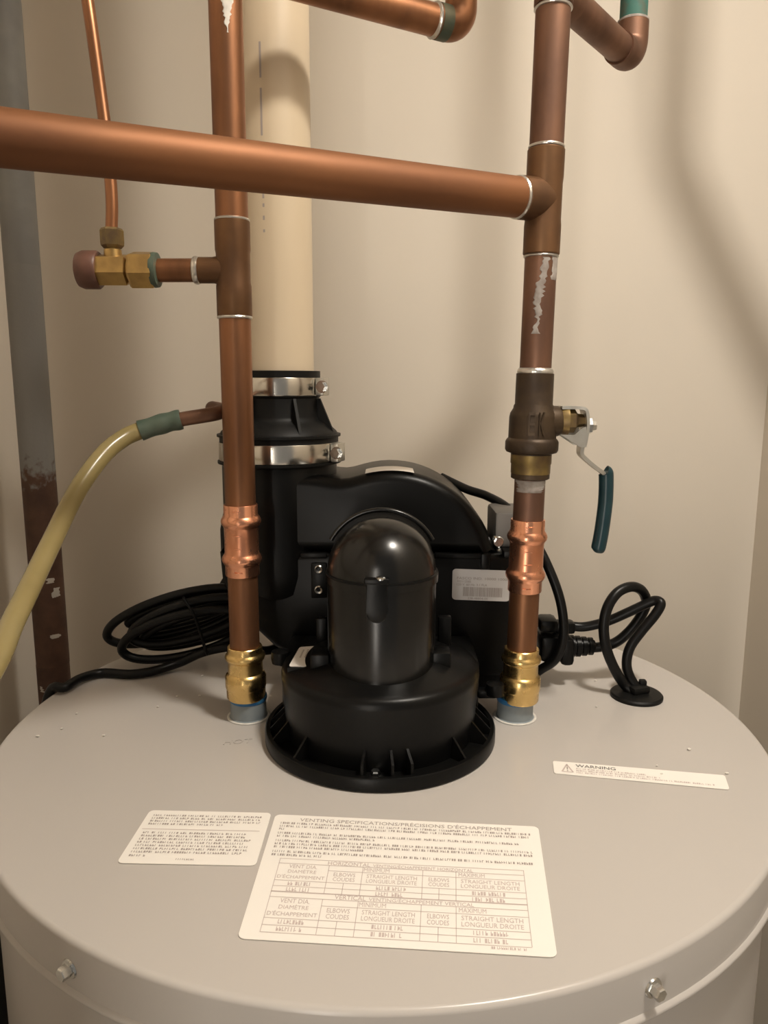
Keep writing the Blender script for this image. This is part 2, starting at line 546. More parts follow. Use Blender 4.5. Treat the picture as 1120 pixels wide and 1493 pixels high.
# big venting label
L = Label([onZ(402, 1188), onZ(785, 1206), onZ(813, 1397), onZ(346, 1369)], (0, 0, 1))
L.sheet('venting_label', 'paper', WH, (0.022, 0.032), label='large white label with venting table')
L.text('ink', 'VENTING SPECIFICATIONS/PRÉCISIONS D\'ÉCHAPPEMENT', 0.10, 0.90, 0.022, 0.062)
asp = 0.52
def para(v, u0, u1):
    L.lines('ink', u0, u1, v, 0.019, asp)
for v, a, b in ((0.075, .03, .97), (0.104, .03, .965), (0.133, .03, .06), (0.170, .03, .93), (0.199, .03, .40), (0.240, .03, .98), (0.269, .03, .995), (0.298, .03, .37), (0.338, .03, .965), (0.367, .03, .22)):
    para(v, a, min(b, .975))
def table(v0, hv, title):
    lw, lh = 0.0022, 0.0035
    u0, u1 = 0.065, 0.925
    cols = [u0, 0.245, 0.365, 0.575, 0.69, u1]
    R = [v0, v0 + .045*hv, v0 + .095*hv, v0 + .20*hv, v0 + .25*hv, v0 + .30*hv]
    for k, v in enumerate(R):
        L.q('ink_light', u0 if k != 2 else cols[1], v, u1, v + lh)
    for k, c in enumerate(cols):
        L.q('ink_light', c, R[1] if 0 < k < 5 else R[0], c + lw, R[5])
    for c in ((cols[1]+cols[2])/2, (cols[3]+cols[4])/2):
        L.q('ink_light', c, R[3], c + lw, R[5])
    H = 0.033 * hv
    L.text('ink_light', title[0], 0.24 if len(title[0]) > 8 else 0.285, 0.39, R[0]+.008, R[0]+.008+H)
    L.text('ink_light', title[1], 0.40, 0.75, R[0]+.008, R[0]+.008+H)
    L.text('ink_light', 'MINIMUM', 0.37, 0.46, R[1]+.009, R[1]+.009+H)
    L.text('ink_light', 'MAXIMUM', 0.70, 0.79, R[1]+.009, R[1]+.009+H)
    L.text('ink_light', 'VENT DIA.', 0.105, 0.205, R[1]+.010, R[1]+.010+H)
    L.text('ink_light', 'DIAMÈTRE', 0.105, 0.205, R[1]+.052*hv, R[1]+.052*hv+H*1.1)
    L.text('ink_light', 'D\'ÉCHAPPEMENT', 0.072, 0.238, R[1]+.102*hv, R[1]+.102*hv+H*1.1)
    for a, b in ((cols[1], cols[2]), (cols[3], cols[4])):
        L.text('ink_light', 'ELBOWS', a+.022, b-.022, R[2]+.014, R[2]+.014+H)
        L.text('ink_light', 'COUDES', a+.022, b-.022, R[2]+.058*hv, R[2]+.058*hv+H)
    for a, b in ((cols[2], cols[3]), (cols[4], cols[5])):
        L.text('ink_light', 'STRAIGHT LENGTH', a+.018, b-.018, R[2]+.014, R[2]+.014+H)
        L.text('ink_light', 'LONGUEUR DROITE', a+.018, b-.018, R[2]+.058*hv, R[2]+.058*hv+H)
    for r in (R[3], R[4]):
        L.lines('ink_light', 0.115, 0.205, r+.010, 0.028, 0.42)
        L.lines('ink_light', cols[2]+.055, cols[3]-.045, r+.010, 0.028, 0.42)
        L.lines('ink_light', cols[4]+.055, cols[5]-.06, r+.010, 0.028, 0.42)
table(0.405, 0.88, ('HORIZONTAL', 'VENTING/ÉCHAPPEMENT HORIZONTAL'))
table(0.665, 0.95, ('VERTICAL', 'VENTING/ÉCHAPPEMENT VERTICAL'))
L.lines('ink_light', 0.80, 0.915, 0.958, 0.016, 0.5)
L.done()

L = Label([onZ(219, 1182), onZ(396, 1186), onZ(373, 1263), onZ(170, 1259)], (0, 0, 1))
L.sheet('notice_label', 'paper', WH, (0.04, 0.06), label='small white notice label')
for k in range(4):
    L.lines('ink', 0.055, 0.945 if k < 3 else 0.66, 0.085 + 0.058*k, 0.036, 0.62)
L.q('ink_light', 0.03, 0.375, 0.95, 0.385)
for k in range(7):
    L.lines('ink', 0.055, random.uniform(0.86, 0.93), 0.43 + 0.059*k, 0.036, 0.62)
L.lines('ink', 0.055, 0.20, 0.85, 0.036, 0.62)
L.lines('ink', 0.41, 0.57, 0.905, 0.030, 0.62)
L.done()

L = Label([onZ(806, 1110), onZ(1057, 1131), onZ(1064, 1152), onZ(808, 1128)], (0, 0, 1))
L.sheet('warning_label', 'paper', WH, (0.012, 0.12), label='long narrow white warning label')
for (a, b, c, d) in ((.05, .78, .115, .83),):
    L.q('ink_light', a, b, c, d)
bmk = L.ink.setdefault('ink_light', B())
for (p, q_) in (((.05, .80), (.082, .22)), ((.082, .22), (.115, .80))):
    bmk.faces.new([bmk.verts.new(L.at(u, v, L.th + .00013)) for u, v in ((p[0]-.005, p[1]), (p[0]+.005, p[1]), (q_[0]+.005, q_[1]), (q_[0]-.005, q_[1]))])
L.q('ink', .079, .40, .086, .62)
L.q('ink', .079, .68, .086, .75)
L.text('ink_dark', 'WARNING', .135, .37, .14, .36)
for k in range(3):
    L.lines('ink_light', .135, (.55, .63, .93)[k], .44 + .15*k, .10, 0.13)
L.done()

# cord grommet in the pan
GC = onZ(928, 1015)
bm = B()
lathe(bm, GC + V((0, 0, -0.004)), (0, 0, 1), [(0.0205, 0.0), (0.0212, 0.0045), (0.0212, 0.0060), (0.0200, 0.0072), (0.0150, 0.0076), (0.001, 0.0078)], 48)
box(bm, GC + V((0.001, 0.000, 0.0065)), (0.016, 0.012, 0.006), (V((0.94, 0.34, 0)), V((-0.34, 0.94, 0)), V((0, 0, 1))), 0.0015)
box(bm, GC + V((0.006, 0.004, 0.0095)), (0.006, 0.006, 0.007), None, 0.0015)
obj('cord_grommet', bm, 'rubber', WH, label='black rubber cord grommet')
# plaster crumbs lying on the pan
bm = B()
for px, py in ((295, 985), (258, 1015), (291, 1014), (151, 1072), (230, 1030), (90, 1062), (868, 992), (870, 1030), (1005, 1092), (958, 1116), (1060, 1127), (55, 1073), (112, 1040), (965, 1128)):
    p = onZ(px, py, 0.0006)
    r = random.uniform(0.0008, 0.0016)
    bmesh.ops.create_icosphere(bm, subdivisions=1, radius=r, matrix=Matrix.Translation(p) @ Matrix.Diagonal((1, random.uniform(.6, 1.4), .45, 1)))
o = obj('plaster_crumbs', bm, 'flux_white', None, smooth=False, kind='stuff')
tag(o, 'white plaster crumbs scattered over the grey tank top', 'debris')

# ------------------------------------------------------------------ blower
BX, BY = -0.0010, -0.027
BL = thing('draft_blower', 'black plastic power vent blower standing on the water heater', 'blower', (BX, BY, 0))
bm = B()
lathe(bm, (BX, BY, 0.0), (0, 0, 1), [(0.0835, 0.0), (0.0848, 0.0010), (0.0848, 0.0085), (0.0838, 0.0098), (0.0810, 0.0098), (0.0800, 0.0060), (0.0600, 0.0060)], 96)
FL = obj('base_flange', bm, 'plastic', BL)
def rib(az, r0, r1, h0, h1, th=0.0017):
    c, s = math.cos(az), math.sin(az)
    d, t = V((c, s, 0)), V((-s, c, 0))
    bm = B()
    prism(bm, [(r0, 0.004), (r1, 0.004), (r1, h1), (r0, h0)], V((BX, BY, 0)) - t*(th/2), d, (0, 0, 1), t, th, 0.0)
    obj('rib', bm, 'plastic', FL, smooth=False)
for deg in (-98, -84, -75):
    rib(math.radians(deg), 0.066, 0.0812, 0.024, 0.017)
for deg in (-158, -170, -22, -10, -135, -45, 180, 0):
    rib(math.radians(deg), 0.066, 0.0812, 0.026, 0.010)
bm = B()
p = V((BX + 0.0765*math.cos(math.radians(-92)), BY + 0.0765*math.sin(math.radians(-92)), 0.006))
lathe(bm, p, (0, 0, 1), [(0.0048, 0), (0.0050, 0.0012), (0.0036, 0.0016)], 24)
lathe(bm, p, (0, 0, 1), [(0.0033, 0), (0.0033, 0.0048), (0.0028, 0.0056)], 6)
obj('screw', bm, 'chrome', FL, angle=25)
# drum
bm = B()
lathe(bm, (BX, BY, 0.005), (0, 0, 1), [(0.0688, 0.0), (0.0722, 0.0440), (0.0722, 0.0465), (0.0712, 0.0495), (0.0690, 0.0515), (0.0655, 0.0528), (0.0560, 0.0555), (0.0480, 0.0590), (0.0440, 0.0600), (0.001, 0.0600)], 96)
obj('inlet_drum', bm, 'plastic', BL)
# duct and elbow
DX, DY, DR, DZ = 0.0000, -0.0460, 0.0378, 0.1290
bm = B()
lathe(bm, (DX, DY, 0.055), (0, 0, 1), [(0.0366, 0.0), (0.0368, 0.010), (DR, 0.068), (DR+0.0012, 0.0685), (DR+0.0014, 0.0735), (DR, DZ-0.055)], 72)
DU = obj('inlet_duct', bm, 'plastic_gloss', BL)
bm = B()
prf = []
lathe(bm, (DX, DY, DZ-0.0005), (0, 0, 1), [(DR*math.cos(t*PI/48), DR*math.sin(t*PI/48)) for t in range(25)], 72, cap=False)
ys = 0.055
n = 40
ringA, ringB = [], []
for k in range(n + 1):                       # the half tube that runs back into the fan housing
    a = PI * k / n
    ringA.append(bm.verts.new((DX + DR*math.cos(a), DY, DZ - 0.0005 + DR*math.sin(a))))
    ringB.append(bm.verts.new((DX + DR*math.cos(a), DY + 0.095, DZ - 0.0005 + DR*0.72*math.sin(a))))
for k in range(n):
    bm.faces.new((ringA[k], ringB[k], ringB[k+1], ringA[k+1]))
def quadbox(bm, x0, x1, y0, y1, z0, z1):
    box(bm, ((x0+x1)/2, (y0+y1)/2, (z0+z1)/2), (x1-x0, y1-y0, z1-z0))
obj('elbow_cover', bm, 'plastic_gloss', BL)
bm = B()
quadbox(bm, DX-DR, DX+DR, DY, 0.048, 0.056, DZ)
obj('elbow_body', bm, 'plastic', BL, smooth=False)
bm = B()                                       # seam band
lathe(bm, (DX, DY, DZ-0.0028), (0, 0, 1), [(DR-0.002, 0), (DR+0.0012, 0.0004), (DR+0.0012, 0.0036), (DR-0.002, 0.0042)], 72, closed=True)
obj('seam_band', bm, 'plastic', DU)
bm = B()                                       # latch tongue under the seam
out = [(-0.0068, 0.004), (-0.0068, -0.016)] + [(0.0068*math.cos(PI + PI*k/10), -0.018 + 0.0068*math.sin(PI + PI*k/10)) for k in range(11)] + [(0.0068, -0.016), (0.0068, 0.004)]
prism(bm, out, (DX-0.003, DY-DR-0.0022, DZ), (1, 0, 0), (0, 0, 1), (0, 1, 0), 0.004, 0.0008, 2)
box(bm, (DX-0.003, DY-DR-0.0022, DZ+0.0035), (0.016, 0.006, 0.0035), None, 0.0008)
LA = obj('latch', bm, 'plastic', DU)
bm = B()
lathe(bm, (DX-0.0005, DY-DR-0.002, DZ+0.0045), (0, 0, 1), [(0.0034, 0), (0.0034, 0.0012), (0.0024, 0.0018)], 16)
obj('screw', bm, 'chrome', LA)
bm = B()                                       # raised ring where the elbow meets the fan housing
for rr, zz, yy, tr in ((0.0405, DZ, DY + 0.014, 0.0017),):
    tube(bm, [(DX + rr*math.cos(a), yy, zz + rr*math.sin(a)) for a in [math.radians(28 + 124*k/24) for k in range(25)]], tr, 10, smooth=False)
obj('collar_ring', bm, 'plastic_gloss', BL)
# fan housing (scroll)
HX, HZ, HR, HY0, HY1 = 0.0075, 0.0990, 0.0880, 0.050, 0.150
up = [(0.0945, 0.1196)]
up += [(HX + HR*math.cos(math.radians(t)), HZ + HR*math.sin(math.radians(t))) for t in range(16, 110, 5)]
up += [(-0.0270, 0.1808), (-0.0330, 0.1800), (-0.0400, 0.1805), (-0.0500, 0.1825), (-0.0700, 0.1840), (-0.0950, 0.1820), (-0.1180, 0.1720), (-0.1300, 0.1560), (-0.1340, 0.1380), (-0.1340, 0.1196)]
dn = [(-0.1340, 0.1192), (-0.1325, 0.0950), (-0.1240, 0.0750), (-0.1080, 0.0560), (-0.0900, 0.0380), (-0.0600, 0.0220), (0.0, 0.0100), (0.110, 0.0100), (0.1220, 0.0180), (0.1240, 0.0300), (0.1240, 0.1192)]
bm = B()
soft_prism(bm, up, HY0, HY1, 0.010, 6)
UP = obj('scroll_upper_half', bm, 'plastic', BL, angle=50)
bm = B()
soft_prism(bm, dn, HY0, HY1, 0.006, 4)
LO = obj('scroll_lower_half', bm, 'plastic', BL, angle=50)
bm = B()
quadbox(bm, -0.040, 0.100, 0.050, 0.140, 0.0, 0.014)
obj('support_foot', bm, 'plastic', BL, smooth=False)
bm = B()                                       # round discharge neck
NX, NY = -0.0884, 0.095
lathe(bm, (NX, NY, 0.07), (0, 0, 1), [(0.030, 0), (0.042, 0.004), (0.0475, 0.014), (0.0490, 0.030), (0.0490, 0.1170), (0.0470, 0.1210), (0.0455, 0.138)], 64)
obj('discharge_neck', bm, 'plastic', BL)
for c_, z_ in (((-0.056, HY0-0.0005, 0.1180), (0.022, 0.006, 0.0045)), ((0.066, HY0-0.0005, 0.1180), (0.046, 0.006, 0.0045)), ((0.0840, HY0-0.002, 0.1140), (0.0070, 0.010, 0.013)), ((0.1125, 0.09, 0.1195), (0.027, 0.09, 0.0060))):
    bm = B()
    box(bm, c_, z_, None, 0.001)
    obj('split_flange', bm, 'plastic', BL)
for px, py in ((465, 830), (465, 860)):
    p = onY(px, py, HY0 - 0.0015)
    bm = B()
    lathe(bm, p + V((0, 0.001, 0)), (0, -1, 0), [(0.0036, 0), (0.0036, 0.0015), (0.0028, 0.0023), (0.0015, 0.0018), (0.0012, 0.0004)], 20)
    obj('screw', bm, 'chrome', LO)
for px, py in ((462, 846),):
    bm = B()
    p = onY(px, py, HY0)
    box(bm, p + V((0.002, 0.001, 0)), (0.013, 0.005, 0.030), None, 0.001)
    obj('screw_boss', bm, 'plastic', LO)
# motor bracket to the right of the scroll
bm = B()
box(bm, (0.1085, 0.085, 0.1370), (0.030, 0.050, 0.0300), None, 0.003)
BR_ = obj('motor_bracket', bm, 'bracket', BL, label='grey metal motor bracket')
for px, py in ((727, 790), (732, 809)):
    p = onY(px, py, 0.060)
    bm = B()
    lathe(bm, p + V((0, 0.004, 0)), (0, -1, 0), [(0.0055, 0), (0.0055, 0.003), (0.004, 0.0045)], 20)
    lathe(bm, p + V((0, 0.004, 0)), (0, -1, 0), [(0.0035, 0.002), (0.0035, 0.0075)], 6)
    obj('bolt', bm, 'chrome', BR_, angle=25)
bm = B()                                       # motor behind the scroll
lathe(bm, (0.012, 0.150, 0.095), (0, 1, 0), [(0.060, 0), (0.060, 0.060), (0.052, 0.075), (0.02, 0.078)], 48)
obj('motor', bm, 'plastic', BL)
# bosses and brackets round the duct foot
for c_, z_ in (((-0.0430, -0.046, 0.0640), (0.013, 0.018, 0.014)), ((0.0415, -0.044, 0.0640), (0.014, 0.016, 0.015)), ((-0.046, 0.000, 0.064), (0.008, 0.008, 0.034)), ((0.048, 0.000, 0.064), (0.010, 0.008, 0.036))):
    bm = B()
    box(bm, c_, z_, None, 0.0012)
    obj('duct_bracket', bm, 'plastic', BL)
for px, py, y in ((409, 955, -0.01), (722, 1002, -0.01)):
    bm = B()
    p = onY(px, py, y)
    lathe(bm, p + V((0, 0, -0.006)), (0, 0, 1), [(0.0065, 0), (0.0072, 0.004), (0.0068, 0.009), (0.003, 0.0105)], 20)
    box(bm, p + V((0.006 if px < 560 else -0.006, 0.004, -0.006)), (0.014, 0.010, 0.006), None, 0.001)
    obj('mounting_ear', bm, 'plastic', BL)
for sgn in (-1, 1):                            # low skirt that joins drum and fan housing
    bm = B()
    box(bm, (BX + sgn*0.050, 0.018, 0.026), (0.050, 0.060, 0.050), None, 0.004)
    obj('housing_skirt', bm, 'plastic', BL)
# stickers of the blower
L = Label([onY(660, 829, HY0), onY(745, 832, HY0), onY(743, 877, HY0), onY(659, 874, HY0)], (0, -1, 0))
L.sheet('rating_label', 'paper_grey', LO, (0.07, 0.10), label='white rating label with barcode')
L.text('ink', 'FASCO IND. 10000 10000', .08, .98, .25, .33)
L.text('ink', '702112585', .08, .32, .36, .43)
L.text('ink', '120 V. 60 Hz. 3.1 FLA', .08, .60, .46, .53)
u = .19
while u < .86:
    wd = random.choice((.006, .010, .014))
    L.q('ink', u, .57, u + wd, .87)
    u += wd + random.choice((.006, .009))
L.text('ink', '238-48804-00', .27, .62, .90, .97)
L.done()
zt, zb = 0.0618, 0.0600
L = Label([onZ(437, 944, zt), onZ(482, 941, zt), onZ(478, 973, zb), onZ(421, 972, zb)], (0, -0.05, 1))
bm = B()
q4 = [L.at(u, v, -0.0001) for u, v in ((-.06, -.08), (1.3, -.08), (1.3, 1.05), (-.02, 1.05))]
q5 = [V((p.x, p.y, 0.045)) for p in q4]
a4, a5 = [bm.verts.new(p) for p in q4], [bm.verts.new(p) for p in q5]
bm.faces.new(a4)
bm.faces.new(a5[::-1])
for k in range(4):
    bm.faces.new((a4[k], a5[k], a5[(k+1) % 4], a4[(k+1) % 4]))
obj('shoulder', bm, 'plastic', BL, smooth=False)
L.sheet('date_label', 'paper', BL, (0.06, 0.08), label='small white sticker on the drum')
for uu in (.16, .30, .43, .58):
    for k in range(6):
        L.q('ink', uu, .18 + .07*k, uu + .05, .22 + .07*k)
L.done()
L = Label([onZ(532, 672, 0.1875), onZ(600, 674, 0.1875), onZ(600, 681, 0.1875), onZ(528, 680, 0.1875)], (0, 0, 1))
# strip sticker bent over the crown of the scroll
bm = B()
rows = []
for k in range(13):
    a = math.radians(104 - 26*k/12)
    q_ = V((HX + (HR+0.0004)*math.cos(a), 0, HZ + (HR+0.0004)*math.sin(a)))
    rows.append([bm.verts.new(q_ + V((0, y, 0))) for y in (0.053, 0.085)])
for A_, B_ in zip(rows, rows[1:]):
    bm.faces.new((A_[0], B_[0], B_[1], A_[1]))
obj('crown_label', bm, 'paper', UP, label='white strip sticker')

# ------------------------------------------------------------------ vent coupling with clamps, and vent pipe
VC = thing('vent_coupling', 'black rubber reducing coupling with two steel hose clamps on the blower outlet', 'coupling', (NX, NY, 0.194))
def zN(py):
    return onY(408, py, NY).z
bm = B()
z0, z1 = 0.1930, zN(541)
zlow_t, zlow_b = zN(640) , zN(668)
zup_t, zup_b = zN(550), zN(576)
lathe(bm, (NX, NY, 0), (0, 0, 1), [(0.0462, z0), (0.0505, z0), (0.0505, zN(633)), (0.0490, zN(628)), (0.0420, zN(617)), (0.0365, zN(612)), (0.0350, zN(606)), (0.0346, zN(580)), (0.0356, zN(578)), (0.0356, z1), (0.0305, z1), (0.0305, zN(600)), (0.0462, zN(640))], 72, closed=True)
obj('rubber_boot', bm, 'rubber', VC)
for deg in (-62, -14, -120, 40, 100, 170):
    a = math.radians(deg)
    d, t = V((math.cos(a), math.sin(a), 0)), V((-math.sin(a), math.cos(a), 0))
    bm = B()
    prism(bm, [(0.033, zN(582)), (0.0372, zN(580)), (0.0500, zN(632)), (0.033, zN(632))], V((NX, NY, 0)) - t*0.0012, d, (0, 0, 1), t, 0.0024)
    obj('gusset', bm, 'rubber', VC, smooth=False)
def clamp(r, zb, zt, deg):
    bm = B()
    lathe(bm, (NX, NY, 0), (0, 0, 1), [(r-0.0006, zb), (r, zb), (r+0.0002, zb+0.0004), (r+0.0002, zt-0.0004), (r, zt), (r-0.0006, zt)], 80, closed=True)
    a = math.radians(-75)
    bd = obj('clamp_band', bm, 'steel', VC, label='shiny steel hose clamp band')
    az = math.radians(deg)
    d, t = V((math.cos(az), math.sin(az), 0)), V((-math.sin(az), math.cos(az), 0))
    zc = (zb + zt) / 2
    c = V((NX, NY, zc)) + d*(r + 0.0035)
    bm = B()
    box(bm, c, (0.007, 0.016, (zt-zb)*1.02), (d, t, V((0, 0, 1))), 0.0012)
    obj('clamp_housing', bm, 'zinc', bd)
    bm = B()
    s0 = c + d*0.0025 - t*0.013
    lathe(bm, s0, t, [(0.0042, 0.0), (0.0042, 0.005), (0.0030, 0.0055), (0.0030, 0.012)], 6)
    lathe(bm, s0 + t*0.0045, t, [(0.0052, 0), (0.0052, 0.001)], 20)
    obj('clamp_screw', bm, 'chrome', bd, angle=25)
clamp(0.0510, zN(669), zN(643), -20)
clamp(0.0361, zN(576), zN(551), -15)
for z_ in (zN(672), zN(634)):
    bm = B()
    lathe(bm, (NX, NY, z_ - 0.001), (0, 0, 1), [(0.049, 0), (0.0525, 0.0004), (0.0525, 0.0022), (0.049, 0.0026)], 72, closed=True)
    obj('boot_lip', bm, 'rubber', VC)
VP = thing('vent_pipe', 'cream plastic vent pipe rising from the black rubber coupling', 'pipe', (NX, NY, zN(600)))
bm = B()
lathe(bm, (NX, NY, 0), (0, 0, 1), [(0.0272, zN(598)), (0.0303, zN(598)), (0.0303, ZC), (0.0272, ZC)], 72, closed=True)
obj('pipe', bm, 'pvc', VP)
bm = B()                                       # faint line of print along the pipe
for a, b in ((85, 135), (149, 215), (285, 302), (309, 314), (326, 332), (345, 349)):
    za, zb = zN(a), zN(b)
    aa = math.radians(-98)
    for k in range(1):
        P_ = [V((NX + 0.03045*math.cos(aa + dd), NY + 0.03045*math.sin(aa + dd), zz)) for dd, zz in ((-.025, zb), (.025, zb), (.025, za), (-.025, za))]
        bm.faces.new([bm.verts.new(p) for p in P_])
obj('print_line', bm, 'ink', VP, smooth=False, kind='stuff')

# ------------------------------------------------------------------ right-hand riser
PR = 0.0113
def axR(py):                                   # point on the axis of the riser at image row py
    return onY(807.5 - 0.0495*py, py, 0.0)
RT = thing('copper_riser', 'tarnished copper water pipe with a ball valve and a long side branch', 'water pipe', (XRp, 0, 0.01))
rd = (axR(0) - axR(1000)).normalized()
def seg(bm, f, a, b, prof, n=40):
    """lathe between image rows a (bottom) and b (top); prof is [(radius, fraction)...]"""
    A_, B_ = f(a), f(b)
    ln = (B_ - A_).length
    lathe(bm, A_, B_ - A_, [(r, t*ln) for r, t in prof], n)
def pipe(f, a, b, r, m, parent, name='pipe', label=None):
    bm = B()
    seg(bm, f, a, b, [(r, 0), (r, 1)])
    return obj(name, bm, m, parent, label=label)
def ring(f, py, r, parent, w=5, m='solder'):
    bm = B()
    seg(bm, f, py + w, py - w, [(r-0.0012, 0), (r+0.0006, 0.25), (r+0.0009, 0.5), (r+0.0004, 0.8), (r-0.0012, 1)])
    return obj('solder_ring', bm, m, parent)
def brass_adapter(f, top, bot, parent):
    bm = B()
    A_, B_ = f(bot), f(top)
    ln = (B_ - A_).length
    P_ = [(0.0140, 0.0), (0.0148, 0.03), (0.0150, 0.20), (0.0154, 0.225), (0.0156, 0.24), (0.0156, 0.43), (0.0148, 0.47), (0.0134, 0.50), (0.0132, 0.70), (0.0140, 0.735), (0.0150, 0.76), (0.0153, 0.80), (0.0148, 0.845), (0.0135, 0.87), (0.0132, 0.89), (0.0132, 0.985), (0.0126, 1.0)]
    lathe(bm, A_, B_ - A_, [(r, t*ln) for r, t in P_], 48)
    return obj('brass_adapter', bm, 'brass', parent, label='bright brass threaded adapter')
def press_coupling(f, top, bot, parent):
    bm = B()
    A_, B_ = f(bot), f(top)
    ln = (B_ - A_).length
    half = [(0.0124, 0.0), (0.0127, 0.01), (0.0127, 0.145), (0.0134, 0.165), (0.0146, 0.20), (0.0150, 0.235), (0.0146, 0.27), (0.0134, 0.30), (0.0128, 0.325), (0.0127, 0.48)]
    P_ = half + [(r, 1-t) for r, t in half[::-1]]
    lathe(bm, A_, B_ - A_, [(r, t*ln) for r, t in P_], 48)
    c = obj('press_coupling', bm, 'copper_new', parent, label='bright new copper press coupling')
    d = (B_ - A_).normalized()
    bm = B()
    for t in (0.075, 0.41, 0.59, 0.925):       # raised depth marks on the sleeve
        box(bm, A_ + d*(t*ln) + V((-0.0008, -0.0124, 0)), (0.0062, 0.0012, 0.0009), None, 0.0003)
    obj('sleeve_marks', bm, 'copper_new', c)
    return c
brass_adapter(axR, 944, 1020, RT)
pipe(axR, 946, 858, PR, 'copper', RT)
press_coupling(axR, 757, 861, RT)
pipe(axR, 760, 694, PR, 'copper_dark', RT)
bm = B()
cyl_patch(bm, axR(716), rd, PR, 0.0, (axR(699)-axR(716)).length, lambda t: -1.3 + 0.3*(1-t), lambda t: 1.3 - 0.6*(1-t), 0.25)
obj('flux_residue', bm, 'flux', RT, recalc=False)
# ball valve
bm = B()
seg(bm, axR, 698, 661, [(0.0128, 0), (0.0141, 0.04), (0.0141, 0.72), (0.0148, 0.74), (0.0148, 1.0)])
seg(bm, axR, 661, 540, [(0.0150, 0), (0.0184, 0.02), (0.0193, 0.05), (0.0193, 0.145), (0.0183, 0.175), (0.0173, 0.19), (0.0172, 0.44), (0.0166, 0.49), (0.0146, 0.545), (0.0143, 0.58), (0.0136, 0.60), (0.0135, 0.96), (0.0128, 0.965)])
zv = axR(614)
lathe(bm, zv + V((0.010, 0, 0)), (1, 0, 0), [(0.0115, 0), (0.0110, 0.008), (0.0095, 0.0105)], 32)
VB = obj('ball_valve', bm, 'bronze', RT, label='dark bronze ball valve')
bm = B()
seg(bm, axR, 690, 662.5, [(0.0142, 0), (0.0144, 0.05), (0.0144, 0.5), (0.0149, 0.55), (0.0149, 1.0)])
obj('valve_end_ring', bm, 'bronze_green', VB)
bm = B()                                       # stem and packing nut
lathe(bm, zv + V((0.018, 0, 0.0005)), (1, 0, 0), [(0.0085, 0), (0.0100, 0.003), (0.0106, 0.007)], 24)
lathe(bm, zv + V((0.023, 0, 0.0005)), (1, 0, 0), [(0.0088, 0), (0.0088, 0.007), (0.0050, 0.0095), (0.0042, 0.016)], 6)
obj('packing_nut', bm, 'bronze_green', VB, angle=25)
bm = B()                                       # raised foundry letters
for s_, a0, a1 in (('E', -0.36, -0.10), ('K', 0.06, 0.32)):
    vs, fs = text_geo(s_)
    hh = 0.0165
    zb = axR(633)
    def cp(x, y, r):
        a = a0 + (a1 - a0)*x
        return zb + rd*(y*hh) + V((math.sin(a)*r, -math.cos(a)*r, 0))
    hi = [bm.verts.new(cp(x, y, 0.0181)) for x, y in vs]
    lo = [bm.verts.new(cp(x, y, 0.0168)) for x, y in vs]
    for f in fs:
        bm.faces.new([hi[k] for k in f])
    ed = {(a, b) for f in fs for a, b in zip(f, f[1:] + f[:1])}
    for a, b in ed:
        if (b, a) not in ed:
            bm.faces.new((lo[a], lo[b], hi[b], hi[a]))
obj('raised_lettering', bm, 'bronze', VB, smooth=False)
# lever: a bent strap: hook over the stem, neck, long blade with a dipped grip
def strap(bm, pts, wd, th, wdir=V((0, 1, 0))):
    P_ = spline(pts, 6)
    rows = []
    for i, p in enumerate(P_):
        t = (P_[min(i+1, len(P_)-1)] - P_[max(i-1, 0)]).normalized()
        nn = t.cross(wdir).normalized()
        ww = wd(i/(len(P_)-1)) if callable(wd) else wd
        rows.append([bm.verts.new(p + wdir*(sx*ww/2) + nn*(sz*th/2)) for sx, sz in ((-1, -1), (1, -1), (1, 1), (-1, 1))])
    for A_, B_ in zip(rows, rows[1:]):
        for k in range(4):
            bm.faces.new((A_[k], A_[(k+1) % 4], B_[(k+1) % 4], B_[k]))
    bm.faces.new(rows[0][::-1])
    bm.faces.new(rows[-1])
y_ = 0.0
bm = B()
strap(bm, [onY(817, 594, y_), onY(838, 594, y_), onY(850, 596, y_), onY(853, 606, y_), onY(853, 622, y_), onY(848, 650, y_)], lambda t: 0.013 + 0.008*t, 0.0022)
out = [(819, 634), (838, 634), (848, 625), (855, 622), (856, 652), (846, 652)]
c0 = onY(840, 640, -0.0105)
prism(bm, [((onY(a, b, -0.0105)-c0).x, (onY(a, b, -0.0105)-c0).z) for a, b in out], c0, (1, 0, 0), (0, 0, 1), (0, 1, 0), 0.0018)
prism(bm, [((onY(a, b, -0.0105)-c0).x, (onY(a, b, -0.0105)-c0).z) for a, b in out], c0 + V((0, 0.019, 0)), (1, 0, 0), (0, 0, 1), (0, 1, 0), 0.0018)
strap(bm, [onY(848, 644, y_), onY(846, 660, y_), onY(852, 668, y_), onY(866, 680, y_), onY(878, 689, y_), onY(882, 696, y_)], lambda t: 0.013 - 0.006*t, 0.0026)
LV = obj('lever', bm, 'zinc', VB, label='zinc plated lever')
bm = B()
gp = [onY(882, 688, y_), onY(884, 694, y_), onY(883, 730, y_), onY(878, 770, y_), onY(873, 797, y_), onY(870, 806, y_)]
tube(bm, gp, lambda t: 0.0054 * (min(1, 0.55 + t*7) if t < 0.78 else math.sqrt(max(0.02, 1 - ((t-0.78)/0.222)**2))), 20, sub=24)
obj('lever_grip', bm, 'grip', LV, angle=60, label='dark teal vinyl lever grip')
bm = B()
pn = onY(853, 621, y_)
lathe(bm, pn, (1, 0, 0), [(0.0058, 0), (0.0058, 0.0046), (0.0040, 0.0054), (0.0034, 0.008)], 6, a0=0.3)
obj('lever_nut', bm, 'chrome', LV, angle=25)
ring(axR, 542, 0.0122, RT, 6)
pipe(axR, 545, 372, PR, 'copper_dark', RT)
bm = B()
